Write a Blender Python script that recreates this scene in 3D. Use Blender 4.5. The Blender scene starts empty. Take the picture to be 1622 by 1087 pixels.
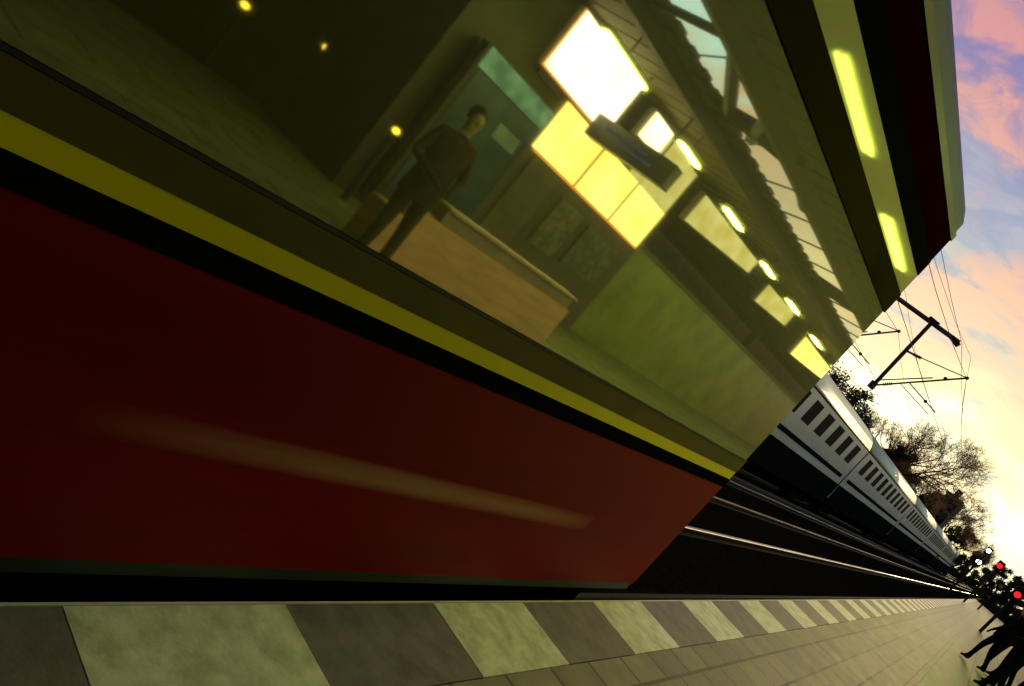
import bpy, math, random
from mathutils import Vector, Matrix
random.seed(7)
R=math.radians
S=bpy.context.scene
col=S.collection
# ------------------------------------------------------------------ camera
CAMZ=1.35
cd=bpy.data.cameras.new('camera'); cam=bpy.data.objects.new('camera',cd); col.objects.link(cam)
cr=Vector((0.58526181,0.50112974,0.63744615)); cu=-Vector((0.59608892,0.26702774,-0.75721475)); cb=-Vector((-0.54967864,0.82314347,-0.14243675))
M=Matrix((cr,cu,cb)).transposed().to_4x4(); M.translation=Vector((0,0,CAMZ)); cam.matrix_world=M
cd.sensor_width=36; cd.lens=36*1250/1622; cd.clip_start=0.05; cd.clip_end=6000
S.camera=cam
# ------------------------------------------------------------------ node helpers
class NT:
    def __init__(s,nt): s.nt=nt; nt.nodes.clear()
    def n(s,t,**k):
        o=s.nt.nodes.new(t)
        for a,v in k.items():
            if a.startswith('i_'):
                key=a[2:]
                key=int(key) if key.isdigit() else key.replace('_',' ')
                o.inputs[key].default_value=v
            else: setattr(o,a,v)
        return o
    def l(s,a,b): s.nt.links.new(a,b)
    def math(s,op,a,b=None,c=None,clamp=False):
        o=s.nt.nodes.new('ShaderNodeMath'); o.operation=op; o.use_clamp=clamp
        for i,v in enumerate((a,b,c)):
            if v is None: continue
            if hasattr(v,'is_linked') or hasattr(v,'links'): s.l(v,o.inputs[i])
            else: o.inputs[i].default_value=v
        return o.outputs[0]
    def ramp(s,fac,stops,interp='LINEAR'):
        o=s.nt.nodes.new('ShaderNodeValToRGB'); cr_=o.color_ramp; cr_.interpolation=interp
        while len(cr_.elements)<len(stops): cr_.elements.new(0.5)
        for e,(p,c) in zip(cr_.elements,stops): e.position=p; e.color=(*c,1)
        s.l(fac,o.inputs[0]); return o.outputs[0]
    def mix(s,f,a,b,bt='MIX'):
        o=s.nt.nodes.new('ShaderNodeMix'); o.data_type='RGBA'; o.blend_type=bt
        for k,v in ((0,f),(6,a),(7,b)):
            if hasattr(v,'links'): s.l(v,o.inputs[k])
            elif k==0: o.inputs[0].default_value=v
            else: o.inputs[k].default_value=(*v,1)
        return o.outputs[2]
# ------------------------------------------------------------------ sky: dusk, sun just down behind cloud straight ahead
W=bpy.data.worlds.new('World'); S.world=W; W.use_nodes=True
t=NT(W.node_tree)
tc=t.n('ShaderNodeTexCoord'); sp=t.n('ShaderNodeSeparateXYZ'); t.l(tc.outputs['Generated'],sp.inputs[0])
x,y,z=sp.outputs
SCL=1.0
# streaked cloud field, stretched along a slanting axis
mp=t.n('ShaderNodeMapping'); mp.inputs['Rotation'].default_value=(0.0,R(-24),R(8)); mp.inputs['Scale'].default_value=(3.0,2.2,9.0)
t.l(tc.outputs['Generated'],mp.inputs[0])
n1=t.n('ShaderNodeTexNoise',i_Scale=1.9,i_Detail=7.0,i_Roughness=0.56,i_Distortion=0.7); t.l(mp.outputs[0],n1.inputs['Vector'])
mp2=t.n('ShaderNodeMapping'); mp2.inputs['Rotation'].default_value=(0.0,R(-40),0.4); mp2.inputs['Scale'].default_value=(3.4,3.0,7.0); mp2.inputs['Location'].default_value=(3.1,.7,1.9)
t.l(tc.outputs['Generated'],mp2.inputs[0])
n2=t.n('ShaderNodeTexNoise',i_Scale=2.6,i_Detail=6.0,i_Roughness=0.6,i_Distortion=0.9); t.l(mp2.outputs[0],n2.inputs['Vector'])
el=t.math('MULTIPLY_ADD',t.math('SUBTRACT',n1.outputs[0],0.5),0.16,z)
base=t.ramp(el,[(0.0,(1.2,.95,.36)),(.06,(2.1,1.95,1.3)),(.12,(1.45,1.25,.62)),(.20,(.90,.78,.55)),(.30,(.50,.50,.58)),(.42,(.30,.25,.48)),(.6,(.17,.14,.33)),(1,(.16,.19,.32))])
cl=t.ramp(n1.outputs[0],[(.47,(0,0,0)),(.58,(1,1,1))])
ccol=t.ramp(z,[(0.0,(1.9,1.6,.85)),(.15,(1.35,.95,.55)),(.3,(1.0,.55,.36)),(.45,(.80,.36,.33)),(.6,(.55,.28,.36)),(.8,(.34,.24,.36))])
c1=t.mix(t.math('MULTIPLY',cl,.85),base,ccol)
bl=t.ramp(n2.outputs[0],[(.50,(0,0,0)),(.62,(1,1,1))])
bcol=t.ramp(z,[(0.0,(1.3,1.25,.9)),(.2,(.42,.60,.66)),(.4,(.26,.25,.48)),(1,(.2,.24,.4))])
c2=t.mix(t.math('MULTIPLY',bl,.65),c1,bcol)
# away from the sunset the sky is a pale teal, orange low down
side=t.math('MULTIPLY',t.math('SUBTRACT',x,0.30),3.6,clamp=True)
n3=t.ramp(t.math('ADD',z,t.math('MULTIPLY',t.math('SUBTRACT',n2.outputs[0],.5),.25)),[(0,(.6,.32,.12)),(.17,(.62,.50,.26)),(.24,(.95,.68,.34)),(.29,(.80,1.15,1.08)),(.5,(.85,1.3,1.35)),(1,(.35,.5,.6))])
c3=t.mix(side,c2,n3)
back=t.math('MULTIPLY',t.math('ADD',t.math('MULTIPLY',y,-1.0),0.15),2.0,clamp=True)
c4=t.mix(back,c3,(.035,.035,.05))
low=t.math('MULTIPLY',t.math('SUBTRACT',0.0,z),12.0,clamp=True)
c5=t.mix(low,c4,(.05,.05,.04))
bg=t.n('ShaderNodeBackground'); t.l(c5,bg.inputs[0]); bg.inputs[1].default_value=1.0
out=t.n('ShaderNodeOutputWorld'); t.l(bg.outputs[0],out.inputs[0])
W.cycles.sampling_method='MANUAL'; W.cycles.sample_map_resolution=512
sd=bpy.data.lights.new('sun','SUN'); sd.energy=1.35; sd.angle=R(6); sd.color=(1,.76,.36)
so=bpy.data.objects.new('sun',sd); col.objects.link(so)
sv=Vector((-0.03,1,0.10)).normalized(); so.rotation_euler=sv.to_track_quat('Z','Y').to_euler()
S.view_settings.view_transform='Standard'; S.view_settings.look='None'; S.view_settings.exposure=0; S.view_settings.gamma=1
# ------------------------------------------------------------------ materials
MATS={}
def mat(name,c,rough=.6,var=.25,scale=6,metal=0,bump=.0,bscale=40,spec=.5,coat=0,stretch=None,c2=None,vlo=.35,vhi=.65,coord='Object'):
    if name in MATS: return MATS[name]
    m=bpy.data.materials.new(name); m.use_nodes=True; t=NT(m.node_tree)
    p=t.n('ShaderNodeBsdfPrincipled'); o=t.n('ShaderNodeOutputMaterial'); t.l(p.outputs[0],o.inputs[0])
    tc=t.n('ShaderNodeTexCoord'); mp=t.n('ShaderNodeMapping'); t.l(tc.outputs[coord],mp.inputs[0])
    if stretch: mp.inputs['Scale'].default_value=stretch
    n=t.n('ShaderNodeTexNoise',i_Scale=scale,i_Detail=6.0,i_Roughness=.62); t.l(mp.outputs[0],n.inputs['Vector'])
    if c2 is None: c2=tuple(v*(1-var) for v in c); c=tuple(v*(1+var*.6) for v in c)
    t.l(t.ramp(n.outputs[0],[(vlo,c2),(vhi,c)]),p.inputs['Base Color'])
    r=t.n('ShaderNodeMapRange'); r.inputs[3].default_value=max(0,rough-.08); r.inputs[4].default_value=min(1,rough+.1); t.l(n.outputs[0],r.inputs[0]); t.l(r.outputs[0],p.inputs['Roughness'])
    p.inputs['Metallic'].default_value=metal; p.inputs['Specular IOR Level'].default_value=spec; p.inputs['Coat Weight'].default_value=coat; p.inputs['Coat Roughness'].default_value=.12
    if bump:
        nb=t.n('ShaderNodeTexNoise',i_Scale=bscale,i_Detail=4.0); t.l(mp.outputs[0],nb.inputs['Vector'])
        b=t.n('ShaderNodeBump',i_Strength=bump,i_Distance=.02); t.l(nb.outputs[0],b.inputs['Height']); t.l(b.outputs[0],p.inputs['Normal'])
    MATS[name]=m; return m
def emit(name,c,s,var=0,scale=3,c2=None):
    if name in MATS: return MATS[name]
    m=bpy.data.materials.new(name); m.use_nodes=True; t=NT(m.node_tree)
    e=t.n('ShaderNodeEmission'); o=t.n('ShaderNodeOutputMaterial'); t.l(e.outputs[0],o.inputs[0]); e.inputs[1].default_value=s
    if c2:
        tc=t.n('ShaderNodeTexCoord'); n=t.n('ShaderNodeTexNoise',i_Scale=scale,i_Detail=4.0); t.l(tc.outputs['Object'],n.inputs['Vector'])
        t.l(t.ramp(n.outputs[0],[(.38,c2),(.62,c)]),e.inputs[0])
    else: e.inputs[0].default_value=(*c,1)
    MATS[name]=m; return m
concrete=mat('slab_concrete',(.22,.21,.17),.8,.35,5,bump=.3)
coping=mat('coping_stone',(.62,.60,.50),.6,.2,4,bump=.15,stretch=(1,.3,1))
whiteb=mat('white_paving',(.80,.80,.58),.7,.0,9,c2=(.42,.43,.25),vlo=.3,vhi=.62,bump=.06,bscale=90,spec=.3)
greyb=mat('grey_paving',(.175,.155,.14),.75,.3,8,bump=.06,bscale=90,spec=.3)
ballast=mat('ballast',(.010,.0085,.006),.95,.6,14,spec=.0,bump=1.0,bscale=12)
steel=mat('rail_steel',(.55,.48,.40),.28,.2,3,metal=1,stretch=(1,.05,1))
rust=mat('rusty_rail_side',(.03,.018,.012),.9,.4,10,spec=.1)
timber=mat('sleeper',(.006,.0055,.0045),.9,.4,5,spec=.0)
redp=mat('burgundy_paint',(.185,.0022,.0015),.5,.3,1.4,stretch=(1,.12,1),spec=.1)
blackp=mat('black_band_paint',(.005,.005,.005),.6,.3,4,spec=.0)
ochre=mat('ochre_paint',(.80,.66,.003),.4,.12,1.2,stretch=(1,.15,1),spec=.3)
rubber=mat('dark_rubber',(.012,.011,.008),.6,.3,9)
greyroof=mat('grey_roof_sky_tint',(.045,.065,.21),.6,.15,2,stretch=(1,.1,1))  # bluish sky reflection put into the roof colour
skirt=mat('dark_green_skirt',(.022,.036,.014),.5,.4,3,stretch=(1,.2,1))
under=mat('underframe_black',(.008,.008,.007),.9,.4,6,spec=.0)
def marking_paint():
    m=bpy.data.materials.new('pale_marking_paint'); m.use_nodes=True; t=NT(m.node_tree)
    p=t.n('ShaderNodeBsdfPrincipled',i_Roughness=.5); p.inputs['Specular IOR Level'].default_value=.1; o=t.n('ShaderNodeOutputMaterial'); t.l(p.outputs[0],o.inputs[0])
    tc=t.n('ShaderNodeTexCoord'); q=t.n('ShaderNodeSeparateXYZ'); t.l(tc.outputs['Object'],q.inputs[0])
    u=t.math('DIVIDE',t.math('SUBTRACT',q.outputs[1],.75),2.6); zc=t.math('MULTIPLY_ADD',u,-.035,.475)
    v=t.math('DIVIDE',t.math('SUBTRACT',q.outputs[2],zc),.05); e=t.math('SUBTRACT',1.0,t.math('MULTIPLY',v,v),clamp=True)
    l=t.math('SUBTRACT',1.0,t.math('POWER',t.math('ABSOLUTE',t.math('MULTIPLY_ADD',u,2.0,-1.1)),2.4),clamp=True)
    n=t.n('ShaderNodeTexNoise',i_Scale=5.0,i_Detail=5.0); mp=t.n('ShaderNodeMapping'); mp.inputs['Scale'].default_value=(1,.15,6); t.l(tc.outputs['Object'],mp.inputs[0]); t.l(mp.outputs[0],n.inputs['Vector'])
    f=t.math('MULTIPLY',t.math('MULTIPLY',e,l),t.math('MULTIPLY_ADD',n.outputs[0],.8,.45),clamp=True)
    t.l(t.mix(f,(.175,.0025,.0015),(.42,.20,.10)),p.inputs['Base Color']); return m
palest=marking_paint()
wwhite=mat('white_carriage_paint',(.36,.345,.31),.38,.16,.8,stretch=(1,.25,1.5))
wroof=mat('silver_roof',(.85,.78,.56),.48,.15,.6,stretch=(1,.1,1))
wstripe=mat('black_stripe_paint',(.01,.01,.011),.8,.3,2,spec=.0)
wglass=mat('carriage_glass',(.016,.013,.008),.8,.3,2,spec=.03)
dsteel=mat('dark_steel',(.025,.02,.02),.6,.4,5)
wire_m=mat('copper_wire',(.05,.035,.03),.6,.2,5)
porcelain=mat('brown_insulator',(.05,.025,.02),.3,.2,5)
bark=mat('bark',(.050,.034,.022),.95,.4,6)
twig_glow=mat('twig_glow',(.42,.24,.085),.95,.3,6)  # sunset backlight on the twigs is put into this colour
needle=mat('needle',(.030,.040,.014),.9,.5,2)
wallr=mat('brick_dark',(.075,.062,.035),.9,.3,2,bump=.3)
farb=mat('far_render',(.05,.048,.045),.9,.3,.4)
farr=mat('far_roof',(.03,.026,.026),.9,.3,.4)
canw=mat('canopy_boards',(.085,.070,.022),.75,.25,3,stretch=(4,.3,1))
cang=mat('canopy_beam',(.05,.04,.018),.6,.35,3)
kframe=mat('kiosk_cladding',(.085,.08,.04),.5,.25,2)
tan=mat('tan_panel',(.85,.52,.20),.6,.0,3.2,c2=(.60,.38,.16),stretch=(1,.5,3))
tang=mat('grey_tan_panel',(.30,.25,.14),.6,.2,3)
tileg=mat('green_tile',(.30,.36,.04),.35,.3,1.2)
vitg=mat('vitrine_glass',(.06,.115,.12),.2,.35,1.6)
dispm=mat('display_casing',(.018,.02,.03),.35,.3,3)
tube=emit('lamp_tube',(.90,1,.20),37)
tubew=emit('lamp_tube_white',(.9,1,.55),14)
lhouse=mat('lamp_housing',(.35,.36,.25),.5,.1,4)
hot=emit('lit_sign_face',(1,.86,.52),5.5,c2=(1,.74,.34),scale=1.4)
yel=emit('lit_window',(1,.84,.22),2.8,c2=(.95,.68,.12),scale=1.1)
yel2=emit('lit_cream_window',(1,.90,.34),1.15,c2=(.8,.66,.16),scale=2)
teal=emit('vitrine_header_light',(.45,.85,.38),.55,c2=(.20,.42,.20),scale=3.2)
hotorange=emit('painted_rim_glow',(1,.35,.04),1.3)  # orange glow put into rims and a frame that are no lamps
dtext=emit('display_text',(.35,.42,.75),.16)
warm=emit('warm_lamp',(1,.72,.06),3)
redl=emit('red_lamp',(1,.012,.018),1.7)
whl=emit('white_lamp',(1,1,.95),12)
# window film: strongly reflecting dark olive glass
def film(name,base,refl,rough,tint):
    m=bpy.data.materials.new(name); m.use_nodes=True; t=NT(m.node_tree)
    o=t.n('ShaderNodeOutputMaterial'); p=t.n('ShaderNodeBsdfPrincipled',i_Roughness=.5); p.inputs['Base Color'].default_value=(*base,1)
    g=t.n('ShaderNodeBsdfGlossy',i_Roughness=rough); g.inputs[0].default_value=(*tint,1)
    f=t.n('ShaderNodeLayerWeight',i_Blend=.35)
    fac=t.math('MULTIPLY_ADD',f.outputs['Fresnel'],.35,refl,clamp=True)
    tc=t.n('ShaderNodeTexCoord'); mp=t.n('ShaderNodeMapping'); mp.inputs['Scale'].default_value=(1,.35,1); t.l(tc.outputs['Object'],mp.inputs[0])
    n=t.n('ShaderNodeTexNoise',i_Scale=1.3,i_Detail=2.0); t.l(mp.outputs[0],n.inputs['Vector'])
    b=t.n('ShaderNodeBump',i_Strength=.06,i_Distance=.01); t.l(n.outputs[0],b.inputs['Height']); t.l(b.outputs[0],g.inputs['Normal'])
    mx=t.n('ShaderNodeMixShader'); t.l(fac,mx.inputs[0]); t.l(p.outputs[0],mx.inputs[1]); t.l(g.outputs[0],mx.inputs[2]); t.l(mx.outputs[0],o.inputs[0])
    return m
glass=film('mirror_film_glass',(.135,.115,.007),.54,.03,(.95,.98,.70))
# paving of small setts / large slabs: brick texture in world metres
def paving(name,a,b,mortar,bw,bh,off=.5,rot=0,mort=.012):
    m=bpy.data.materials.new(name); m.use_nodes=True; t=NT(m.node_tree)
    o=t.n('ShaderNodeOutputMaterial'); p=t.n('ShaderNodeBsdfPrincipled',i_Roughness=.55); t.l(p.outputs[0],o.inputs[0]); p.inputs['Specular IOR Level'].default_value=.12
    tc=t.n('ShaderNodeTexCoord'); mp=t.n('ShaderNodeMapping'); mp.inputs['Rotation'].default_value=(0,0,rot); t.l(tc.outputs['Object'],mp.inputs[0])
    br=t.n('ShaderNodeTexBrick',offset=off,i_Scale=1.0); br.inputs['Brick Width'].default_value=bw; br.inputs['Row Height'].default_value=bh; br.inputs['Mortar Size'].default_value=mort; br.inputs['Mortar Smooth'].default_value=.3; br.inputs['Bias'].default_value=-.1
    br.inputs['Color1'].default_value=(*a,1); br.inputs['Color2'].default_value=(*b,1); br.inputs['Mortar'].default_value=(*mortar,1)
    t.l(mp.outputs[0],br.inputs['Vector'])
    n=t.n('ShaderNodeTexNoise',i_Scale=3.5,i_Detail=7.0,i_Roughness=.65); t.l(tc.outputs['Object'],n.inputs['Vector'])
    v=t.ramp(n.outputs[0],[(.3,(.62,.62,.62)),(.7,(1.15,1.15,1.15))])
    t.l(t.mix(1.0,br.outputs[0],v,'MULTIPLY'),p.inputs['Base Color'])
    bb=t.n('ShaderNodeBump',i_Strength=.03,i_Distance=.004); t.l(t.math('MULTIPLY_ADD',n.outputs[0],.5,t.math('MULTIPLY',br.outputs['Fac'],-1.0)),bb.inputs['Height']); t.l(bb.outputs[0],p.inputs['Normal'])
    r=t.ramp(n.outputs[0],[(.3,(.68,.68,.68)),(.7,(.82,.82,.82))]); t.l(r,p.inputs['Roughness'])
    return m
setts=paving('tan_setts',(.33,.29,.20),(.24,.21,.165),(.12,.11,.085),.36,.24,rot=R(90))
slabs=paving('green_grey_slabs',(.26,.29,.14),(.22,.25,.12),(.09,.10,.055),1.5,.62,rot=R(90),mort=.015)
# ------------------------------------------------------------------ mesh builder
class MB:
    def __init__(s): s.v=[]; s.f=[]; s.mi=[]
    def add(s,v,f,m=0):
        o=len(s.v); s.v+= [tuple(p) for p in v]; s.f+=[tuple(i+o for i in q) for q in f]; s.mi+=[m]*len(f); return s
    def box(s,x0,x1,y0,y1,z0,z1,m=0):
        v=[(x0,y0,z0),(x1,y0,z0),(x1,y1,z0),(x0,y1,z0),(x0,y0,z1),(x1,y0,z1),(x1,y1,z1),(x0,y1,z1)]
        return s.add(v,[(0,3,2,1),(4,5,6,7),(0,1,5,4),(1,2,6,5),(2,3,7,6),(3,0,4,7)],m)
    def bar(s,a,b,r,n=6,r2=None,m=0,caps=True):
        a=Vector(a); b=Vector(b); r2=r if r2 is None else r2
        d=(b-a).normalized(); u=d.orthogonal().normalized(); w=d.cross(u)
        vs=[]
        for p,rr in ((a,r),(b,r2)):
            for k in range(n):
                an=2*math.pi*(k+.5)/n; vs.append(p+u*math.cos(an)*rr+w*math.sin(an)*rr)
        f=[(k,(k+1)%n,n+(k+1)%n,n+k) for k in range(n)]
        if caps: f+=[tuple(range(n-1,-1,-1)),tuple(range(n,2*n))]
        return s.add(vs,f,m)
    def extr(s,prof,y0,y1,m=0,caps=True):   # closed (x,z) profile extruded along y
        n=len(prof); v=[(p[0],y0,p[1]) for p in prof]+[(p[0],y1,p[1]) for p in prof]
        f=[(k,(k+1)%n,n+(k+1)%n,n+k) for k in range(n)]
        if caps: f+=[tuple(range(n-1,-1,-1)),tuple(range(n,2*n))]
        return s.add(v,f,m)
    def sphere(s,c,r,m=0,n=10,k=7,sc=(1,1,1)):
        v=[];f=[]
        for i in range(k+1):
            th=math.pi*i/k
            for j in range(n):
                ph=2*math.pi*j/n; v.append((c[0]+r*sc[0]*math.sin(th)*math.cos(ph),c[1]+r*sc[1]*math.sin(th)*math.sin(ph),c[2]+r*sc[2]*math.cos(th)))
        for i in range(k):
            for j in range(n): f.append((i*n+j,(i+1)*n+j,(i+1)*n+(j+1)%n,i*n+(j+1)%n))
        return s.add(v,f,m)
    def build(s,name,mats,parent=None,loc=(0,0,0),smooth=False,bevel=0):
        me=bpy.data.meshes.new(name); L=Vector(loc)
        me.from_pydata([tuple(Vector(p)-L) for p in s.v],[],s.f); me.update()
        if not isinstance(mats,(list,tuple)): mats=[mats]
        for m in mats: me.materials.append(m)
        for p,i in zip(me.polygons,s.mi): p.material_index=i; p.use_smooth=smooth
        o=bpy.data.objects.new(name,me); col.objects.link(o); o.location=loc
        if parent is not None: o.parent=parent; o.matrix_parent_inverse=Matrix.Translation(-parent.location) if parent.type=='EMPTY' and parent.parent is None else Matrix.Identity(4)
        if bevel:
            b=o.modifiers.new('bevel','BEVEL'); b.width=bevel; b.segments=2; b.limit_method='ANGLE'
        return o
def tag(o,label=None,cat=None,group=None,kind=None):
    if label: o['label']=label
    if cat: o['category']=cat
    if group: o['group']=group
    if kind: o['kind']=kind
    return o
def empty(name,loc,label,cat,group=None,rz=0):
    o=bpy.data.objects.new(name,None); col.objects.link(o); o.location=loc; o.rotation_euler=(0,0,rz); o.empty_display_size=.2
    return tag(o,label,cat,group)
def struct(name,mb,m,**k): return tag(mb.build(name,m,**k),kind='structure')
def copy_tree(o,parent=None):
    c=o.copy(); col.objects.link(c); c.parent=parent
    for ch in [q for q in bpy.data.objects if q.parent==o]: copy_tree(ch,c)
    return c
def lcl(mb,name,m,root,**k):      # mesh already in the root's local space
    o=mb.build(name,m,**k); o.parent=root; return o
RAIL=-.96; GZ=RAIL-.17
# ------------------------------------------------------------------ ground, platform, tracks
struct('ground',MB().add([(-900,-200,GZ-.32),(900,-200,GZ-.32),(900,2500,GZ-.32),(-900,2500,GZ-.32)],[(0,1,2,3)]),mat('dark_earth',(.006,.0055,.004),.95,.5,.3,spec=.0,bump=.5,bscale=3))
bal=MB().extr([(-14,GZ-.32),(-1.3,GZ-.32),(-1.3,GZ+.026),(-13.4,GZ+.026)],-20,420)
struct('track_bed',bal,ballast)
PX0=-1.236
struct('platform',MB().extr([(PX0+.02,GZ-.4),(8.2,GZ-.4),(8.2,-.012),(PX0+.02,-.012)],-20,118),concrete)
struct('kerb',MB().extr([(PX0,-.16),(PX0+.014,-.16),(PX0+.014,.0),(PX0+.006,.0),(PX0,-.006)],-20,118),coping)
# tactile band: light and grey blocks alternate every 0.72 m
ws=MB(); per=1.437; y0=1.115
k=-14
while y0+k*per<118:
    a=y0+k*per
    ws.box(PX0+.016,-.885,a+.003,a+.685,-.011,-.001,0)
    ws.box(PX0+.016,-.885,a+.688,a+per-.001,-.011,-.0015,1)
    k+=1
struct('warning_strip',ws,[whiteb,greyb])
struct('pavement',MB().box(-.880,.08,-20,118,-.011,-.002),setts)
struct('slab_pavement',MB().box(.085,8.1,-20,118,-.011,-.002),slabs)
def track(cx,name='railway_track',y0=-20,y1=420,top=None):
    mb=MB()
    for s in (-1,1):
        x=cx+s*.7525
        mb.extr([(x-.07,GZ+.02),(x+.07,GZ+.02),(x+.07,GZ+.035),(x+.012,GZ+.06),(x+.012,RAIL-.05),(x-.012,RAIL-.05),(x-.012,GZ+.06),(x-.07,GZ+.035)],y0,y1,0)
        mb.extr([(x-.034,RAIL-.05),(x+.034,RAIL-.05),(x+.036,RAIL-.012),(x+.026,RAIL),(x-.026,RAIL),(x-.036,RAIL-.012)],y0,y1,0 if (s>0 and top is None) else 1)
    yy=max(y0,-6)
    while yy<150:
        mb.box(cx-1.3,cx+1.3,yy,yy+.26,GZ-.05,GZ+.02,2); yy+=.62
    return struct(name,mb,[rust,top or steel,timber])
track(-2.92); dull=mat('dull_rail_steel',(.09,.075,.06),.55,.3,3,metal=.15,spec=.3,stretch=(1,.05,1)); track(-5.95,top=dull); track(-9.2,top=dull)
# cable trough between the tracks
struct('cable_trough',MB().extr([(-7.45,GZ-.05),(-7.2,GZ-.05),(-7.2,GZ+.12),(-7.45,GZ+.12)],-5,300),mat('trough_concrete',(.04,.038,.03),.9,.3,3,spec=.1))
# ------------------------------------------------------------------ red commuter train
TX=-1.28; YE=4.52; YB=-14
rt=empty('commuter_train',(-2.92,YB,RAIL),'burgundy and ochre commuter train with mirror-like window band standing along the platform edge','train')
tp=lambda mb,n,m,**k: mb.build(n,m,parent=rt,**k)
XO=-4.56; mid=-2.92
body=[(TX-.012,.10),(TX-.012,2.64),(TX-.03,2.72),(XO+.03,2.72),(XO+.012,2.64),(XO+.012,.10)]
tp(MB().extr(body,YB,YE),'body_shell',rubber)
tp(MB().box(TX-.011,TX,YB,YE-.004,.082,.854),'lower_panel',redp)
tp(MB().box(TX-.011,TX+.004,YB,YE-.002,.856,.911),'black_band',blackp)
tp(MB().box(TX-.011,TX,YB,YE-.004,.913,.966),'ochre_stripe',ochre)
tp(MB().box(TX-.011,TX+.003,YB,YE-.003,.968,1.045),'window_sill_rail',mat('olive_rail',(.11,.085,.012),.6,.2,2,spec=.15))
tp(MB().box(TX-.011,TX+.004,YB,YE-.003,1.047,1.056),'window_gasket',rubber)
ys=[YE-.02-6.3*i for i in range(4)]
for i in range(3):
    a=max(ys[i+1],YB); tp(MB().box(TX-.011,TX,a+.003,ys[i]-.003,1.058,2.155),'window_pane',glass)
tp(MB().box(TX-.011,TX+.006,YB,YE-.003,2.158,2.285),'upper_window_rail',mat('upper_rail_paint',(.03,.024,.005),.7,.2,2,spec=.0))
tp(MB().box(TX-.011,TX,YB,YE-.004,2.287,2.415),'ochre_cantrail',film('ochre_gloss',(.20,.18,.002),.024,.05,(.9,1,.45)))
tp(MB().box(TX-.011,TX+.003,YB,YE-.003,2.417,2.515),'black_seam',blackp)
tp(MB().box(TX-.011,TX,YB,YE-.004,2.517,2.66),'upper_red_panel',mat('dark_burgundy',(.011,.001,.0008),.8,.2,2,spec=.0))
tp(MB().box(TX-.011,TX+.008,YB,YE,2.662,2.70),'rain_gutter',mat('green_black_gutter',(.014,.018,.002),.4,.3,2))
rp=[(TX-.002,2.702),(TX-.004,2.768),(TX-.045,2.835),(TX-.09,2.86)]
for k in range(1,10):
    u=k/10; rp.append((TX-.09-u*(TX-XO-.18),2.86+.24*math.sin(math.pi*u)**.8))
rp+= [(XO+.09,2.86),(XO+.012,2.74)]
rp.append((XO,2.702))
tp(MB().extr(rp,YB,YE-.02),'roof',greyroof,smooth=False)
tp(MB().box(TX-.02,TX-.008,YB,YE-.01,.030,.079),'skirt',skirt)
tp(MB().box(XO+.15,TX-.10,YB,YE-.3,-.45,.09),'underframe',under)
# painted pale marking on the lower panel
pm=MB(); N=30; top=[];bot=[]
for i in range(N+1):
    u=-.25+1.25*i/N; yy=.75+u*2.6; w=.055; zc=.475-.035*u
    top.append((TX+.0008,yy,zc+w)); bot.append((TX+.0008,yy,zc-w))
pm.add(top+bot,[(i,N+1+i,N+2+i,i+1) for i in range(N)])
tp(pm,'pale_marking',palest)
# end face of the train with cab windows and tail lamps
tp(MB().box(XO+.25,TX-.25,YE,YE+.02,1.15,2.2),'cab_window',wglass)
for s in (XO+.45,TX-.45):
    l=tp(MB().bar((s,YE,.55),(s,YE+.05,.55),.09,n=16),'tail_lamp',mat('red_lens',(.3,.01,.01),.2,.1,5))
tp(MB().box(XO+.7,TX-.7,YE,YE+.35,-.35,-.1),'coupler',under)
for yb in (YE-2.6,YE-13.2):
    bg_=tp(MB().box(mid-1.0,mid+1.0,yb-1.3,yb+1.3,-.72,-.40),'bogie',under)
    for dy in (-1.1,1.1):
        for sx in (-.7525,.7525):
            w=MB().bar((mid+sx-.06,yb+dy,RAIL+.43),(mid+sx+.06,yb+dy,RAIL+.43),.43,n=24).build('wheel',rust); w.parent=bg_
# ------------------------------------------------------------------ white long-distance train two tracks over
wx=-7.75; wc=-9.2; CL=26.4; UP=.28
wt=empty('white_train',(wc,15,RAIL),'long white passenger train with dark windows and a thin black stripe on the far track','train')
wprof=[(wx+.04,-.05),(wx,1.05),(wx,2.97),(wx-.03,3.12),(wx-.14,3.38),(wx-.36,3.60),(wx-.7,3.76),(wc,3.86)]
wprof=wprof+[(2*wc-p[0],p[1]) for p in reversed(wprof[:-1])]
for c in range(6):
    a=15.1+c*(CL+.28); b=a+CL
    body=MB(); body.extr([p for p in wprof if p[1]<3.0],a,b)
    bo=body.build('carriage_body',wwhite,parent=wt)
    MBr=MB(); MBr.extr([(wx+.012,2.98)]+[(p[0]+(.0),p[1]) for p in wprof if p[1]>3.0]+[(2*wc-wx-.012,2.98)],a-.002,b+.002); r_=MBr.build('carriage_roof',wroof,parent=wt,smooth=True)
    MB().box(wx-.01,wx+.012,a+.8,b-.8,1.10,1.29).build('black_stripe',wstripe,parent=wt)
    MB().box(wx-.02,wx+.045,a+.1,b-.1,-.35,.80).build('dark_skirt',under,parent=wt)
    MB().box(wx-.02,wx+.03,a,b,2.93,2.97).build('gutter_strip',wstripe,parent=wt)
    for k in range(10):
        ya=a+1.35+k*2.45
        wn=MB().box(wx-.01,wx+.006,ya,ya+1.35,1.84,2.74).build('carriage_window',wglass,parent=wt)
    if c<5: MB().box(2*wc-wx+.1,wx-.004,b-.01,b+.3,-.6,3.1).build('gangway',under,parent=wt)
    for yb in (a+3.4,b-3.4): MB().box(wc-1.2,wc+1.2,yb-1.6,yb+1.6,RAIL+.05,-.1).build('bogie',under,parent=wt)
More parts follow.
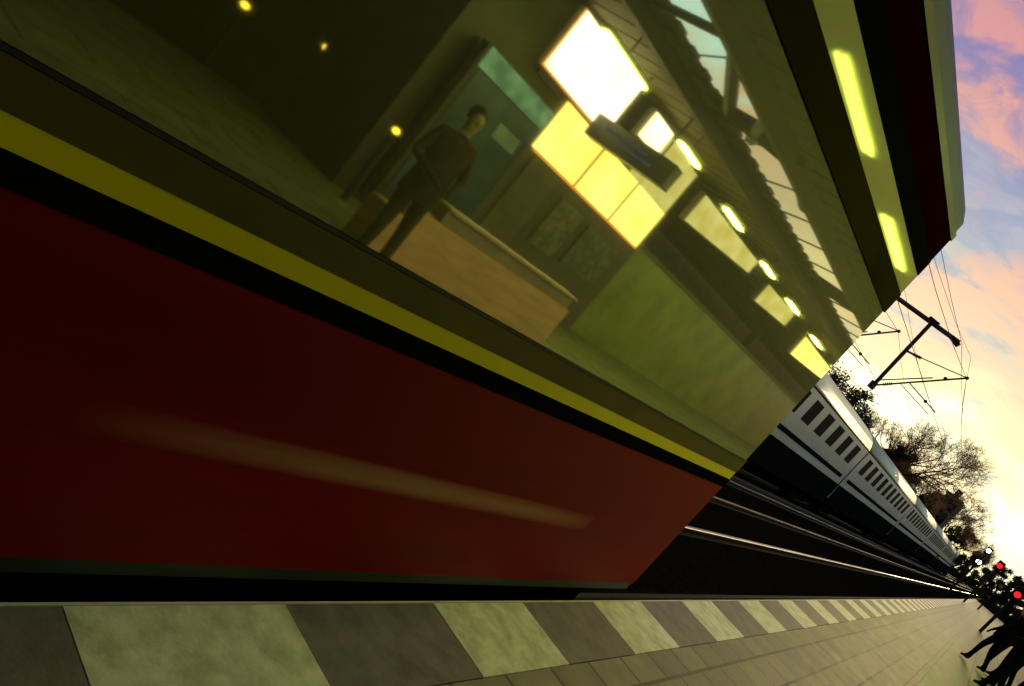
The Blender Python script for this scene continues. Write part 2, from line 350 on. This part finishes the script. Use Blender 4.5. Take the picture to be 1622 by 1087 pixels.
# ------------------------------------------------------------------ overhead line portal
YP=35
def portal(yp,label,full=True):
    r=empty('catenary_portal',(-16,yp,GZ),label,'catenary')
    P=lambda mb,n,m: mb.build(n,m,parent=r)
    bm=MB(); bm.bar((-16.3,yp,8.66),(-6.9,yp,8.28),.10,4); P(bm,'crossbeam',dsteel)
    MB().bar((-7.25,yp,8.30),(-6.85,yp,8.16),.12,6).build('beam_end',dsteel,parent=r)
    mb=MB()
    for sx in (-.25,.25):
        for sy in (-.25,.25): mb.bar((-16+sx,yp+sy,GZ-.3),(-16+sx*.8,yp+sy*.8,9.4),.05,4)
    for k in range(12):
        z=GZ+k*.85
        for sy in (-.24,.24): mb.bar((-16.24,yp+sy,z),(-15.76,yp+sy,z+.8),.022,4)
    P(mb,'mast',dsteel)
    for (px,flip) in ((-8.2,1),(-11.35,1)):
        P(MB().bar((px,yp,4.82),(px,yp,8.46),.085,8),'drop_post',dsteel)
        P(MB().bar((px-.2,yp,8.42),(px+.25,yp,8.37),.14,6),'bracket',dsteel)
        P(MB().bar((px-.03,yp,4.75),(px-.03,yp,5.08),.15,8),'post_foot',dsteel)
        tx=px+2.42
        a=MB().bar((px+.1,yp,5.02),(tx,yp,7.31),.040,6).bar((px+.1,yp-.12,5.26),(px+1.5,yp-.05,6.55),.028,5).bar((px+.05,yp,6.84),(px+.65,yp,6.93),.05,6).bar((px+.6,yp,6.93),(tx+.05,yp,7.33),.022,5)
        P(a,'cantilever_arm',dsteel)
        P(MB().bar((px+1.0,yp,5.85),(px+2.45,yp,5.52),.026,5).bar((px+.75,yp,5.62),(px+2.3,yp,5.30),.018,5),'registration_arm',wire_m)
        for (ix,iz,dx,dz) in ((px+.28,5.2,.7,.72),(px+.33,6.88,1,.15)):
            ins=MB(); ins.bar((ix,yp,iz),(ix+.32*dx,yp,iz+.32*dz),.03,6)
            for q in range(5): ins.bar((ix+q*.07*dx,yp,iz+q*.07*dz),(ix+(q*.07+.03)*dx,yp,iz+(q*.07+.03)*dz),.075,8)
            P(ins,'insulator',porcelain)
        for (ix,iz) in ((px+1.85,6.82),(px+2.42,7.31),(px+1.9,5.64)): P(MB().sphere((ix,yp,iz),.075),'wire_clamp',dsteel)
    return r
portal(35,'catenary portal, dark beam with a hanging post and cantilever arms above the white train')
wg='overhead line wires'
def wire(x,z,lab,sag=0,r=.011,y0=-15,ys=(35,68,101,134,167)):
    mb=MB(); pts=[]; prev=y0
    for yn in ys:
        for i in range(8):
            u=i/8; pts.append((x,prev+(yn-prev)*u,z-sag*4*u*(1-u)))
        prev=yn
    pts.append((x,prev,z))
    for a,b in zip(pts,pts[1:]): mb.bar(a,b,r,4,caps=False)
    return tag(mb.build('overhead_wire',wire_m),lab,'overhead wire',wg)
wire(-5.78,5.45,'contact wire hanging from the cantilever tip, lowest wire over the middle track')
wire(-5.78,7.28,'sagging messenger wire over the middle track above the contact wire',sag=.9)
wire(-8.93,5.45,'contact wire directly over the white train roof')
wire(-8.93,7.28,'sagging messenger wire above the white train',sag=.9)
wire(-6.8,8.3,'feeder wire running along the right end of the portal beams',sag=.5)
wire(-9.8,8.75,'feeder wire fixed above the portal beams over the white train',sag=.5)
wire(-6.2,8.05,'thin return wire just below the feeder at the beam end',sag=1.2,r=.008)
# ------------------------------------------------------------------ trees
def bare_tree(x,y,h,label,seed,spread=.5,depth=7,lean=0.0):
    rnd=random.Random(seed)
    rt_=empty('bare_tree',(x,y,GZ-.3),label,'tree','trees beyond the tracks')
    tr=MB(); tw=MB()
    def grow(p,d,L,r,dep):
        n=2 if dep>3 else 1
        q=p
        for i in range(n):
            d2=(d+Vector((rnd.uniform(-.12,.12),rnd.uniform(-.12,.12),rnd.uniform(-.04,.1)))).normalized()
            e=q+d2*(L/n)
            (tr if dep>=depth-1 else tw).bar(q,e,r*(1-.3*i/n),5 if dep>3 else 3,r2=r*(1-.3*(i+1)/n),m=0 if dep>3 else 1,caps=False)
            q=e; d=d2
        if dep==0: return
        nb=rnd.choice((2,3,3)) if dep>2 else 3
        for _ in range(nb):
            az=rnd.uniform(0,2*math.pi); a=rnd.uniform(.25,.95)*spread*1.5
            u=d.orthogonal().normalized(); w=d.cross(u)
            nd=(d*math.cos(a)+(u*math.cos(az)+w*math.sin(az))*math.sin(a)+Vector((0,0,.10))).normalized()
            grow(q,nd,L*rnd.uniform(.66,.86),r*rnd.uniform(.55,.7),dep-1)
    grow(Vector((0,0,0)),Vector((lean,0,1)).normalized(),h*.23,h*.021,depth)
    ends=[Vector(v) for v in tw.v[2::9]]
    for _ in range(2000 if h>14 else 700):
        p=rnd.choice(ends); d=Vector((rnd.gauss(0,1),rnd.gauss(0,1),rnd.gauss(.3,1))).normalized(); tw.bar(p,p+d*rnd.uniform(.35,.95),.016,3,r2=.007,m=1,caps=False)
    t1=tr.build('trunk',[bark,twig_glow]); t1.parent=rt_
    t2=tw.build('crown',[bark,twig_glow]); t2.parent=rt_
    return rt_
bare_tree(-15.2,96,16.5,'large bare tree with a wide crown, sunset glow put into its orange colour',11,.62,8)
bare_tree(-13.2,96,10.8,'bare tree with thick dark limbs against the glow, right of the large one',5,.66,8)
bare_tree(-18.0,98,14.2,'bare tree at the left edge of the big crown, above the carriage roofs',23,.6,8)
bare_tree(-12.0,140,14.5,'far bare tree rising behind the dark roof by the tracks',31,.6,7)
bare_tree(-10.5,150,12,'low bare tree over the far end of the white train',41,.6,7)
bare_tree(-7.5,165,11,'smallest far bare tree next to the white signal lights',47,.6,7)
bare_tree(-16.2,66,8.2,'small bare tree beside the dark gable behind the white train',53,.6,7)
def bush_tree(x,y,h,w,label,seed,n=5200):
    rnd=random.Random(seed)
    rt_=empty('evergreen_tree',(x,y,GZ-.3),label,'tree','dark evergreens behind the white train')
    tr=MB().bar((0,0,0),(0,0,h*.85),.16,7,r2=.03)
    for k in range(9):
        z=h*(.2+.07*k); a=rnd.uniform(0,6.28); tr.bar((0,0,z),(math.cos(a)*w*.5*(1-z/h),math.sin(a)*w*.5*(1-z/h),z+.5),.05,4,r2=.015)
    t1=tr.build('trunk',bark); t1.parent=rt_
    cr_=MB(); cl=[(rnd.gauss(0,w*.26),rnd.gauss(0,w*.26),rnd.uniform(.15,.98)*h) for _ in range(46)]
    for i in range(n):
        c=rnd.choice(cl); tp_=1-.75*max(0,c[2]/h-.25)
        p=Vector((c[0]*tp_+rnd.gauss(0,.28),c[1]*tp_+rnd.gauss(0,.28),c[2]+rnd.gauss(0,.25)))
        s=rnd.uniform(.06,.15)*(1.7 if n>=7000 else 1); a=Vector((rnd.gauss(0,1),rnd.gauss(0,1),rnd.gauss(0,1))).normalized(); b=a.orthogonal().normalized()
        cr_.add([p-b*s*.45,p+a*s,p+b*s*.45,p-a*s*.7],[(0,1,2,3)])
    t2=cr_.build('crown',needle); t2.parent=rt_
bush_tree(-15.2,51,7.6,3.2,'evergreen second from the red train in the dark row behind the carriages',1)
bush_tree(-15.0,56.5,8.0,3.2,'dark evergreen in the middle of the row behind the nearest carriage',2)
bush_tree(-14.6,61,8.3,3.2,'tallest dark evergreen in the row behind the carriages',3)
bush_tree(-14.2,65,7.8,2.8,'dark evergreen beside the small gabled roof',4)
bush_tree(-15.2,46,7.0,2.8,'lowest evergreen at the left end of the row next to the red train',6)
bush_tree(-15.2,100,9.5,5.5,'broad dark evergreen below the big bare tree',8,9000)
bush_tree(-12.8,122,9.0,5.0,'dark evergreen near the blocky far building',9,12000)
bush_tree(-9.6,160,9.0,6,'far evergreen behind the last white carriage',12,12000)
bush_tree(-6.2,175,9.0,7,'rounded far evergreen behind the white signal lights',13,12000)
bush_tree(-2.5,180,9.4,7,'dark evergreen closing the view straight above the end of the tracks',14,12000)
bush_tree(1.5,165,8.6,6,'dark evergreen just left of the walking people',15,12000)
bush_tree(5.0,160,9.5,6,'dark evergreen behind the large red light',16,12000)
# ------------------------------------------------------------------ far buildings
def house(x0,x1,y0,y1,h,label,gable=True,cat='building'):
    cx=(x0+x1)/2; r=empty('far_house',(cx,(y0+y1)/2,GZ-.3),label,cat,'buildings beyond the tracks')
    MB().box(x0,x1,y0,y1,GZ-.3,h).build('wall',farb,parent=r)
    if gable:
        MB().add([(x0-.3,y0-.3,h),(x1+.3,y0-.3,h),(x1+.3,y1+.3,h),(x0-.3,y1+.3,h),(cx,y0-.3,h+(x1-x0)*.42),(cx,y1+.3,h+(x1-x0)*.42)],[(0,1,4),(1,2,5,4),(2,3,5),(3,0,4,5),(0,3,2,1)]).build('roof',farr,parent=r)
    else:
        MB().box(x0-.2,x1+.2,y0-.2,y1+.2,h+.003,h+.35).build('roof',farr,parent=r)
        MB().box(cx-.5,cx+.3,y0+1,y0+2,h+.35,h+1.5).build('chimney',farb,parent=r)
    nx=max(1,int((x1-x0)/2))
    for k in range(nx):
        for zz in [v for v in (1.5,4.5) if v+1.2<h]:
            xa=x0+.6+k*(x1-x0-.6)/nx
            f=MB().box(xa,xa+.9,y0-.04,y0+.02,zz,zz+1.2).build('window',wglass,parent=r)
house(-16.4,-14.9,73,77,5.3,'small dark gabled hut sticking up behind the white carriages')
house(-13.3,-11.0,134,142,9.0,'dark flat-roofed block with a chimney among the bare trees',False)
house(-23,-16,120,132,6,'dark pitched-roof house hidden behind the evergreens')
# ------------------------------------------------------------------ signals near the far platform end
def signal(x,y,lamps,label,h):
    r=empty('railway_signal',(x,y,GZ),label,'railway signal','signals at the end of the platform')
    MB().bar((x,y,GZ),(x,y,h),.07,8).build('post',dsteel,parent=r)
    zs=[l[0] for l in lamps]
    MB().box(x-.22,x+.22,y-.08,y+.12,min(zs)-.35,max(zs)+.35).build('signal_head',dsteel,parent=r,bevel=.04)
    for z,m,rad in lamps:
        hd=MB().bar((x,y-.30,z),(x,y-.08,z),rad*1.25,14).build('lamp_hood',dsteel,parent=r)
        MB().sphere((x,y-.33,z),rad,sc=(1,.4,1)).build('lamp',m,parent=r,smooth=True)
signal(-2.62,82,[(3.03,whl,.20)],'signal with one round white light, lower of the white pair',3.2)
signal(-2.60,80,[(4.22,whl,.17)],'taller signal with one round white light, upper of the white pair',4.4)
signal(-1.0,62,[(3.27,redl,.17)],'signal with a small red light left of the walking people',3.5)
signal(.50,40,[(2.13,redl,.13)],'signal with the largest red light right beside the people',2.5)
signal(-.2,75,[(2.5,mat('amber_lens_dim',(.4,.4,.1),.3,.1,3),.16)],'unlit signal between the two red lights',3)
# ------------------------------------------------------------------ canopies (real, over the platform to the right of the camera)
cb_=empty('platform_canopy',(.75,3,0),'brown boarded canopy above the edge of the platform holding fluorescent lamps','canopy','platform canopies')
def corr(x0,x1,y0,y1,z,th,jag=None):
    mb=MB()
    n=int((y1-y0)/.24)
    for k in range(n):
        a=y0+k*.24
        e0=x0-(jag if jag and k%2 else 0)
        mb.box(e0,x1,a+.002,a+.238,z+(k%2)*.012,z+th)
    return mb
corr(-.55,2.02,-18,24,3.95,.06).build('roof_boards',canw,parent=cb_)
MB().box(-.62,-.56,-18,24,3.80,4.05).build('fascia',cang,parent=cb_)
MB().box(2.03,2.12,-18,24,3.72,4.06).build('edge_beam',cang,parent=cb_)
MB().box(.9,1.02,-18,24,3.74,3.94).build('purlin',cang,parent=cb_)
MB().box(.02,.09,-18,24,3.78,3.94).build('conduit_rail',cang,parent=cb_)
ca_=empty('platform_canopy',(5.5,3,0),'wide brown canopy with a ragged corrugated edge over the kiosk, boards widened to keep out sky light','canopy','platform canopies')
corr(3.36,13.5,-18,58,3.95,.06,jag=.07).build('roof_boards',canw,parent=ca_)  # boards carried past the edge beam, added to shut out sky light
MB().box(3.62,3.76,-18,58,3.72,3.93).build('purlin',cang,parent=ca_)
MB().box(6.6,6.75,-18,58,3.72,3.93).build('purlin',cang,parent=ca_)
MB().box(9.4,9.55,-18,58,3.6,3.93).build('edge_beam',cang,parent=ca_)
for yb in (-6,1,9.35,16,23):
    MB().box(1.6,1.8,yb-.1,yb+.1,0,3.7).build('post',cang,parent=cb_) if yb in (-6,23) else None
    MB().box(6.2,6.4,yb-.1,yb+.1,0,3.7).build('post',cang,parent=ca_) if yb in (-6,1,23) else None
# steel frame carrying the roof light between the two canopies
fr=empty('roof_truss',(2.7,8,3.9),'steel braces and cross beams spanning the open strip between the canopies','truss')
for yb in (-7,-.2,6.9,9.15,16,23): MB().bar((1.9,yb,3.98),(3.5,yb+.05,3.98),.055 if yb<9 else .13,6).build('cross_beam',cang,parent=fr)
for a,b,r_ in (((2.35,6.95,3.97),(3.2,9.0,3.97),.09),((2.12,8.1,3.97),(2.95,9.5,3.97),.12),((2.35,9.6,3.97),(3.4,8.9,3.97),.09),((2.1,9.0,3.97),(2.5,11.2,3.97),.10),((2.1,6.9,3.97),(2.35,8.1,3.97),.09)):
    MB().bar(a,b,r_,6).build('diagonal_brace',cang,parent=fr)
for yb in [6.0,7.75,9.9,11.2,12.4,13.6,14.8,17.2,18.4,19.6,20.8,5.0,3.8,2.6,1.4]:
    MB().bar((2.1,yb-.55,4.04),(3.42,yb+.25,4.04),.016,4).build('glazing_bar',cang,parent=fr)
# ------------------------------------------------------------------ fluorescent fittings
def lamp(x,y,L,z,label,first=[None]):
    if first[0] is None:
        r=empty('fluorescent_lamp',(x,y,z),label,'ceiling lamp','fluorescent lamps under the canopies')
        lcl(MB().box(-.075,.075,0,1.5,.045,.11),'housing',lhouse,r); lcl(MB().bar((0,.72,.1),(0,.72,.38),.012,6),'hanger',dsteel,r)
        lcl(MB().bar((-.035,.03,.015),(-.035,1.47,.015),.018,8),'tube',tube,r); lcl(MB().bar((.035,.03,.015),(.035,1.47,.015),.018,8),'tube',tube,r)
        first[0]=r; return r
    r=copy_tree(first[0]); r.location=(x,y,z); r.scale=(1,L/1.5,1); r['label']=label; return r
names=['camera-side','added short overhead','nearest','second','third','fourth','fifth','sixth','seventh','eighth','ninth']
for k in range(1,9): lamp(.28,-.58+2.81*k if k>1 else 2.9,1.5 if k>1 else .6,3.5,'%s fluorescent lamp of the row over the platform edge'%names[k])  # first lamp is unseen, added and cut short to tune the near light
for k,(a,b) in enumerate([(7.0,8.25),(9.7,10.45),(12.0,12.9),(14.6,15.4),(16.9,17.8),(19.8,20.8),(23,24)]): lamp(3.92,a,b-a,3.42,'%s fluorescent lamp of the row in front of the kiosk'%['nearest','second','third','fourth','fifth','sixth','last'][k])
# ------------------------------------------------------------------ kiosk and lit boxes on the platform behind the camera's right
KX=5.5
ki=empty('kiosk',(6.4,10,0),'dark clad platform kiosk with glowing yellow windows and a lit panel above','kiosk')
kp=lambda mb,n,m,**k: mb.build(n,m,parent=ki,**k)
kp(MB().box(KX+.06,KX+1.9,6.6,13.4,0,3.9),'cabin',kframe)
w1=kp(MB().box(KX,KX+.05,7.1*1.2+.6,4.97*2.66,2.10,2.93),'lit_window',yel)
kp(MB().box(KX-.01,KX+.05,11.5,13.2,2.935,3.86),'lit_window',yel2)
kp(MB().box(KX-.01,KX+.0,9.12,13.22,2.06,2.10),'frame_glow',hotorange)
kp(MB().box(KX-.012,KX+.05,8.2,8.98,2.86,2.93),'ledge',kframe)
sg=empty('lit_sign',(KX-.1,8.9,2.95),'large glaring white light box above the kiosk window','lit sign','lit boxes under the canopy')
MB().box(KX-.14,KX-.03,8.02,10.12,2.96,3.89).build('casing',mat('sign_casing',(.5,.3,.1),.5,.1,4),parent=sg)
MB().box(KX-.155,KX-.143,8.06,10.08,2.98,3.87).build('light_face',hot,parent=sg)
MB().box(KX-.156,KX-.140,8.03,10.11,2.945,2.978).build('rim_glow',hotorange,parent=sg)
MB().box(KX-.156,KX-.140,8.02,8.055,2.945,3.88).build('rim_glow',hotorange,parent=sg)
for (a,b,zl0,zl1,zr0,zr1,m,lab) in ((10.42,11.15,3.34,3.79,3.36,3.80,hot,'small square white light box beside the dark hanging display'),
    (13.3,17.0,3.07,3.66,3.42,3.74,yel2,'long tapering pale yellow lamp-lit gable panel, glow built in, beyond the kiosk'),  # lamp-lit gable panels, built as boxes with their glow put in
    (18.4,21.0,3.15,3.66,3.35,3.74,yel2,'pale yellow lamp-lit gable panel, glow built in, second after the kiosk'),
    (23,27.5,3.0,3.66,3.3,3.7,yel,'orange-yellow lamp-lit gable panel, glow built in, farthest along the canopy')):
    s_=empty('lit_sign',(KX-.5,(a+b)/2,zl0),lab,'lit sign','lit boxes under the canopy')
    f=[(0,3,2,1),(4,5,6,7),(0,1,5,4),(1,2,6,5),(2,3,7,6),(3,0,4,7)]
    for nm,x0,x1,e,mm in (('casing',KX-.38,KX-.24,.03,kframe),('light_face',KX-.40,KX-.383,0,m)):
        MB().add([(x0,a-e,zl0-e),(x1,a-e,zl0-e),(x1,b+e,zr0-e),(x0,b+e,zr0-e),(x0,a-e,zl1+e),(x1,a-e,zl1+e),(x1,b+e,zr1+e),(x0,b+e,zr1+e)],f).build(nm,mm,parent=s_)
# hanging departure display, across the platform
dd=empty('departure_display',(4.3,9.3,2.7),'dark departure display with faint bluish lettering hanging across the platform','display')
MB().box(3.42,5.06,9.25,9.5,2.72,3.08).build('casing',dispm,parent=dd,bevel=.02)
tx=MB()
for r_,(a,b) in enumerate(((3.9,4.7),(3.75,4.35))):
    xx=a
    while xx<b:
        w=random.uniform(.03,.07); tx.box(xx,xx+w,9.235,9.247,2.93-.1*r_,2.965-.1*r_); xx+=w+.02
tx.build('lettering',dtext,parent=dd)
for xx in (3.8,4.8): MB().bar((xx,9.37,3.08),(xx,9.37,3.93),.02,6).build('hanger',dsteel,parent=dd)
kp(MB().box(KX-.0,KX+.05,7.0,7.06,.1,2.6),'corner_post',dsteel)
for yy in (10.45,11.85): kp(MB().box(KX-.02,KX-.002,yy,yy+.035,2.10,2.93),'mullion',kframe)
kp(MB().box(KX+.03,KX+.056,9.3,10.15,.05,2.02),'door',mat('kiosk_door',(.12,.11,.05),.4,.3,2))
for (ya,yb_,za,zb,c_) in ((10.5,11.3,.95,1.85,(.16,.15,.07)),(11.6,12.9,1.0,1.8,(.10,.13,.07))): kp(MB().box(KX+.02,KX+.057,ya,yb_,za,zb),'notice_board',mat('notice_%d'%int(ya*10),c_,.4,.6,7))
# vitrine with greenish header light
vi=empty('display_case',(5.45,8,0),'blue-grey glass display case with a green glowing header behind the waiting person','display case')
MB().box(KX-.28,KX-.12,6.95,8.72,.2,2.62).build('case',kframe,parent=vi,bevel=.02)
MB().box(KX-.30,KX-.283,7.05,8.66,.3,2.28).build('glass_front',vitg,parent=vi)
MB().box(KX-.31,KX-.283,7.02,8.68,2.31,2.6).build('header_light',teal,parent=vi)
MB().box(KX-.305,KX-.3,7.95,8.5,1.78,2.0).build('poster',mat('pale_poster',(.30,.42,.42),.6,.4,3),parent=vi)
# tan counter / bench box
def bench(y0,y1,label,zt):
    r=empty('platform_bench',(3.3,(y0+y1)/2,0),label,'bench','tan benches beside the waiting person')
    MB().box(3.04,3.55,y0,y1,.44,.49).build('seat',tan,parent=r,bevel=.01)
    MB().box(3.55,3.60,y0,y1,.5,zt-.03).build('backrest',tang,parent=r)
    MB().box(3.54,3.62,y0,y1,zt-.03,zt).build('top_rail',tan,parent=r)
    MB().box(3.02,3.06,y0+.02,y1-.02,.12,.44).build('front_panel',tan,parent=r)
    for yy in (y0+.05,y1-.1):
        MB().box(3.08,3.5,yy,yy+.05,0,.44).build('leg',cang,parent=r)
# ------------------------------------------------------------------ low tan wall with ledge (seen reflected)
lw=empty('low_wall',(3.1,7.7,0),'low tan panelled wall with a pale top ledge beside the waiting person','low wall')
MB().box(3.04,3.30,5.60,8.95,.0,.66).build('panel',tan,parent=lw)
MB().box(3.10,3.28,6.0,8.95,.66,.82).build('upper_band',tang,parent=lw)
MB().box(3.06,3.32,5.98,8.98,.82,.85).build('ledge',mat('ledge_cream',(.6,.48,.22),.5,.15,4),parent=lw)
tb=tag(MB().box(3.04,3.4,5.28,5.54,.0,.52).build('litter_bin',tan,bevel=.03),'small square tan bin left of the waiting person','bin')
# green tiled screen wall further on
gw=empty('tiled_wall',(6.3,18,0),'long green tiled wall under the canopy past the kiosk','wall')
MB().box(6.0,6.3,13.6,40,0,2.2).build('tile_face',tileg,parent=gw)
MB().box(5.96,6.34,13.55,40.05,2.2,2.3).build('coping',kframe,parent=gw)
# dark hall added on the far side to block the bright low sky
sh=empty('sky_blocking_hall',(15,40,GZ),'long dark brick hall added across the far track to block the low sky','building')
MB().box(14,20,-40,230,GZ-.3,5.6).build('wall',wallr,parent=sh)
MB().add([(13.6,-40,5.6),(20.4,-40,5.6),(20.4,230,5.6),(13.6,230,5.6),(17,-40,7.4),(17,230,7.4)],[(0,1,4),(1,2,5,4),(2,3,5),(3,0,4,5),(0,3,2,1)]).build('roof',farr,parent=sh)
for k in range(22): MB().box(13.95,14.02,-34+k*6.8,-32.4+k*6.8,.6,2.8).build('window',wglass,parent=sh)
for (x,y,z,lab) in ((13.0,8.37,.82,'farthest left little yellow lamp on a post by the sky-blocking hall'),(12.0,9.7,1.19,'little elongated yellow lamp beside the sky-blocking hall'),(5.0,6.44,1.04,'nearest little round yellow lamp left of the display case')):
    g0=0 if x<8 else GZ-.3
    r=empty('bollard_lamp',(x,y,g0),lab,'bollard lamp','small lamps along the far track')
    MB().bar((x,y,g0),(x,y,z-.1),.05,8).build('post',dsteel,parent=r)
    MB().sphere((x,y,z),.045 if x<8 else .075,sc=(1,1.4,1)).build('lamp',warm,parent=r,smooth=True)
# ------------------------------------------------------------------ people
def cloth(name,top,leg,skin,zw,zsh,zh):
    m=bpy.data.materials.new(name); m.use_nodes=True; t=NT(m.node_tree)
    p=t.n('ShaderNodeBsdfPrincipled',i_Roughness=.85); p.inputs['Specular IOR Level'].default_value=.05; o=t.n('ShaderNodeOutputMaterial'); t.l(p.outputs[0],o.inputs[0])
    tc=t.n('ShaderNodeTexCoord'); s=t.n('ShaderNodeSeparateXYZ'); t.l(tc.outputs['Object'],s.inputs[0])
    f=t.math('DIVIDE',s.outputs[2],2.0)
    t.l(t.ramp(f,[(0,(.02,.02,.02)),(.04,leg),(zw/2,top),(zh/2,skin)],'CONSTANT'),p.inputs['Base Color'])
    return m
def person(loc,rz,label,cl,pose,hairm,scale=1.0):
    """pose: dict of joint positions (x right, y forward, z up, facing +y)"""
    r=empty('person',loc,label,'person','people on the platform',rz)
    J=[];E=[];Rr=[]
    def add(p,rad,par=None):
        J.append(Vector(p)*scale); Rr.append((rad*scale if not isinstance(rad,tuple) else (rad[0]*scale,rad[1]*scale)))
        if par is not None: E.append((par,len(J)-1))
        return len(J)-1
    P=pose
    pel=add((0,0,.95),(.155,.11)); wa=add((0,.01,1.10),(.135,.10),pel); ch=add((0,.015,1.30),(.17,.115),wa); nb=add((0,.01,1.45),(.07,.06),ch)
    nk=add((0,.015,1.50),.052,nb); h1=add((0,.03,1.56),(.062,.075),nk); h2=add((0,.03,1.64),(.076,.092),h1); h3=add((0,.015,1.71),(.06,.075),h2)
    add((0,.125,1.615),.014,h2)
    for s in (-1,1):
        k='r' if s>0 else 'l'
        sh_=add((s*.17,.0,1.40),.062,ch)
        e=P['elb_'+k]; w=P['wri_'+k]
        a1=add(e,.045,sh_); a2=add(w,.030,a1)
        d=(Vector(w)-Vector(e)).normalized(); pm_=add(Vector(w)+d*.05,(.036,.020),a2)
        side=d.cross(Vector((0,0,1)) if abs(d.z)<.9 else Vector((0,1,0))).normalized()
        for q,(o_,L) in enumerate(((-.028,.065),(-.010,.078),(.009,.072),(.027,.055))):
            f1=add(Vector(w)+d*.09+side*o_,.010,pm_); f2=add(Vector(w)+d*(.09+L*.55)+side*o_*1.15+Vector((0,0,-.01)),.009,f1); add(Vector(w)+d*(.09+L)+side*o_*1.15+Vector((0,0,-.03)),.007,f2)
        t1=add(Vector(w)+d*.045+side*-.045,.011,pm_); add(Vector(w)+d*.085+side*-.06,.009,t1)
        hp=add((s*.09,0,.88),.095,pel); kn=add(P['kne_'+k],.062,hp); an=add(P['ank_'+k],.042,kn)
        he=add(Vector(P['ank_'+k])+Vector((0,-.03,-.05)),.036,an); to=add(Vector(P['ank_'+k])+Vector((s*.01,.14,-.06)),(.038,.026),an)
    me=bpy.data.meshes.new('body'); me.from_pydata([tuple(v) for v in J],E,[]); me.update()
    o=bpy.data.objects.new('body',me); col.objects.link(o); o.parent=r
    sm=o.modifiers.new('skin','SKIN'); sm.use_smooth_shade=True
    sk=me.skin_vertices[0].data if me.skin_vertices else None
    if sk is None:
        bpy.context.view_layer.objects.active=o
        try: bpy.ops.mesh.customdata_skin_add()
        except Exception: pass
        sk=me.skin_vertices[0].data
    for i,v in enumerate(sk):
        q=Rr[i]; v.radius=(q,q) if not isinstance(q,tuple) else q; v.use_root=(i==0)
    ss=o.modifiers.new('sub','SUBSURF'); ss.levels=2; ss.render_levels=2
    me.materials.append(cl)
    hm=MB().sphere((0,.0,1.665),.098,sc=(.86,1.0,.98),n=16,k=10)
    hm.v=[(x,y-.004,z) for x,y,z in hm.v]
    keep=[]
    for f in hm.f:
        c=sum((Vector(hm.v[i]) for i in f),Vector())/4
        keep.append(not (c.y>.03 and c.z<1.70) and not c.z<1.60)
    hm.mi=[m for m,k_ in zip(hm.mi,keep) if k_]; hm.f=[f for f,k_ in zip(hm.f,keep) if k_]
    hm.v=[tuple(Vector(v)*scale) for v in hm.v]
    h=hm.build('hair',hairm,smooth=True); h.parent=r
    cm=MB()   # jacket: ring sections following the torso
    secs=[(.80,.19,.14),(.92,.185,.135),(1.08,.165,.125),(1.25,.195,.14),(1.38,.20,.125),(1.45,.12,.085)]
    n=18; vs=[];fs=[]
    for z,a,b in secs:
        for k in range(n):
            an=2*math.pi*k/n; vs.append(Vector((a*math.cos(an),.01+b*math.sin(an),z+random.uniform(-.004,.004)))*scale)
    for i in range(len(secs)-1):
        for k in range(n): fs.append((i*n+k,i*n+(k+1)%n,(i+1)*n+(k+1)%n,(i+1)*n+k))
    cm.add(vs,fs); j=cm.build('jacket',mat(cl.name+'_jacket',cl['jk'],.85,.3,8,bump=.5,bscale=14,spec=.0),smooth=True); j.parent=r
    return r
hairm=mat('dark_hair',(.015,.011,.008),.7,.3,30)
dk=cloth('dark_clothes',(.004,.004,.004),(.003,.003,.003),(.35,.2,.13),.95,1.4,1.47); dk['jk']=(.004,.004,.004)
dk2=cloth('charcoal_clothes',(.004,.004,.004),(.003,.003,.003),(.35,.2,.13),.95,1.4,1.47); dk2['jk']=(.004,.004,.004)
br=cloth('brown_clothes',(.05,.045,.03),(.05,.04,.02),(.42,.36,.12),.95,1.4,1.47); br['jk']=(.055,.047,.026)
walk=dict(elb_l=(-.26,-.04,1.13),elb_r=(.26,-.02,1.12),wri_l=(-.27,.08,.92),wri_r=(.28,.03,.88),kne_l=(-.10,.12,.50),ank_l=(-.11,.15,.09),kne_r=(.10,-.01,.49),ank_r=(.11,-.15,.10))
walk2=dict(elb_l=(-.25,-.10,1.14),elb_r=(.25,.05,1.12),wri_l=(-.26,-.06,.90),wri_r=(.22,.22,.98),kne_l=(-.09,.0,.49),ank_l=(-.10,-.15,.10),kne_r=(.10,.13,.50),ank_r=(.10,.16,.09))
stand=dict(elb_l=(-.26,.0,1.12),elb_r=(.26,.02,1.12),wri_l=(-.10,.22,1.06),wri_r=(.12,.24,1.04),kne_l=(-.10,.03,.50),ank_l=(-.12,.0,.085),kne_r=(.10,.03,.50),ank_r=(.13,.02,.085))
person((.60,20.6,0),R(65),'person in dark clothes striding across the platform, front of the group',dk,walk,hairm,1.0)
person((.93,17.2,0),R(75),'person in dark clothes closest to the camera at the right edge of the group',dk2,walk2,hairm,1.02)
person((1.18,21.6,0),R(100),'person in dark clothes walking behind the front strider',dk,walk2,hairm,1.03)
person((.98,19.3,0),R(70),'person in dark clothes standing shoulder to shoulder with the front walker',dk,stand,hairm,1.02)
person((1.30,15.2,0),R(80),'person in dark clothes partly cut off by the right edge of the view',dk,walk2,hairm,1.03)
person((1.45,18.6,0),R(60),'person in dark clothes half hidden behind the person nearest the camera',dk2,walk,hairm,1.0)
person((1.00,24.5,0),R(10),'person in dark clothes farthest along the platform, walking away',dk2,walk,hairm,1.02)
person((2.36,4.78,0),R(110),'person in a brown jacket waiting before the display case, hands raised together',br,stand,hairm,1.0)
S.render.engine='CYCLES'
S.cycles.max_bounces=8; S.cycles.glossy_bounces=4; S.cycles.diffuse_bounces=3; S.cycles.sample_clamp_indirect=6
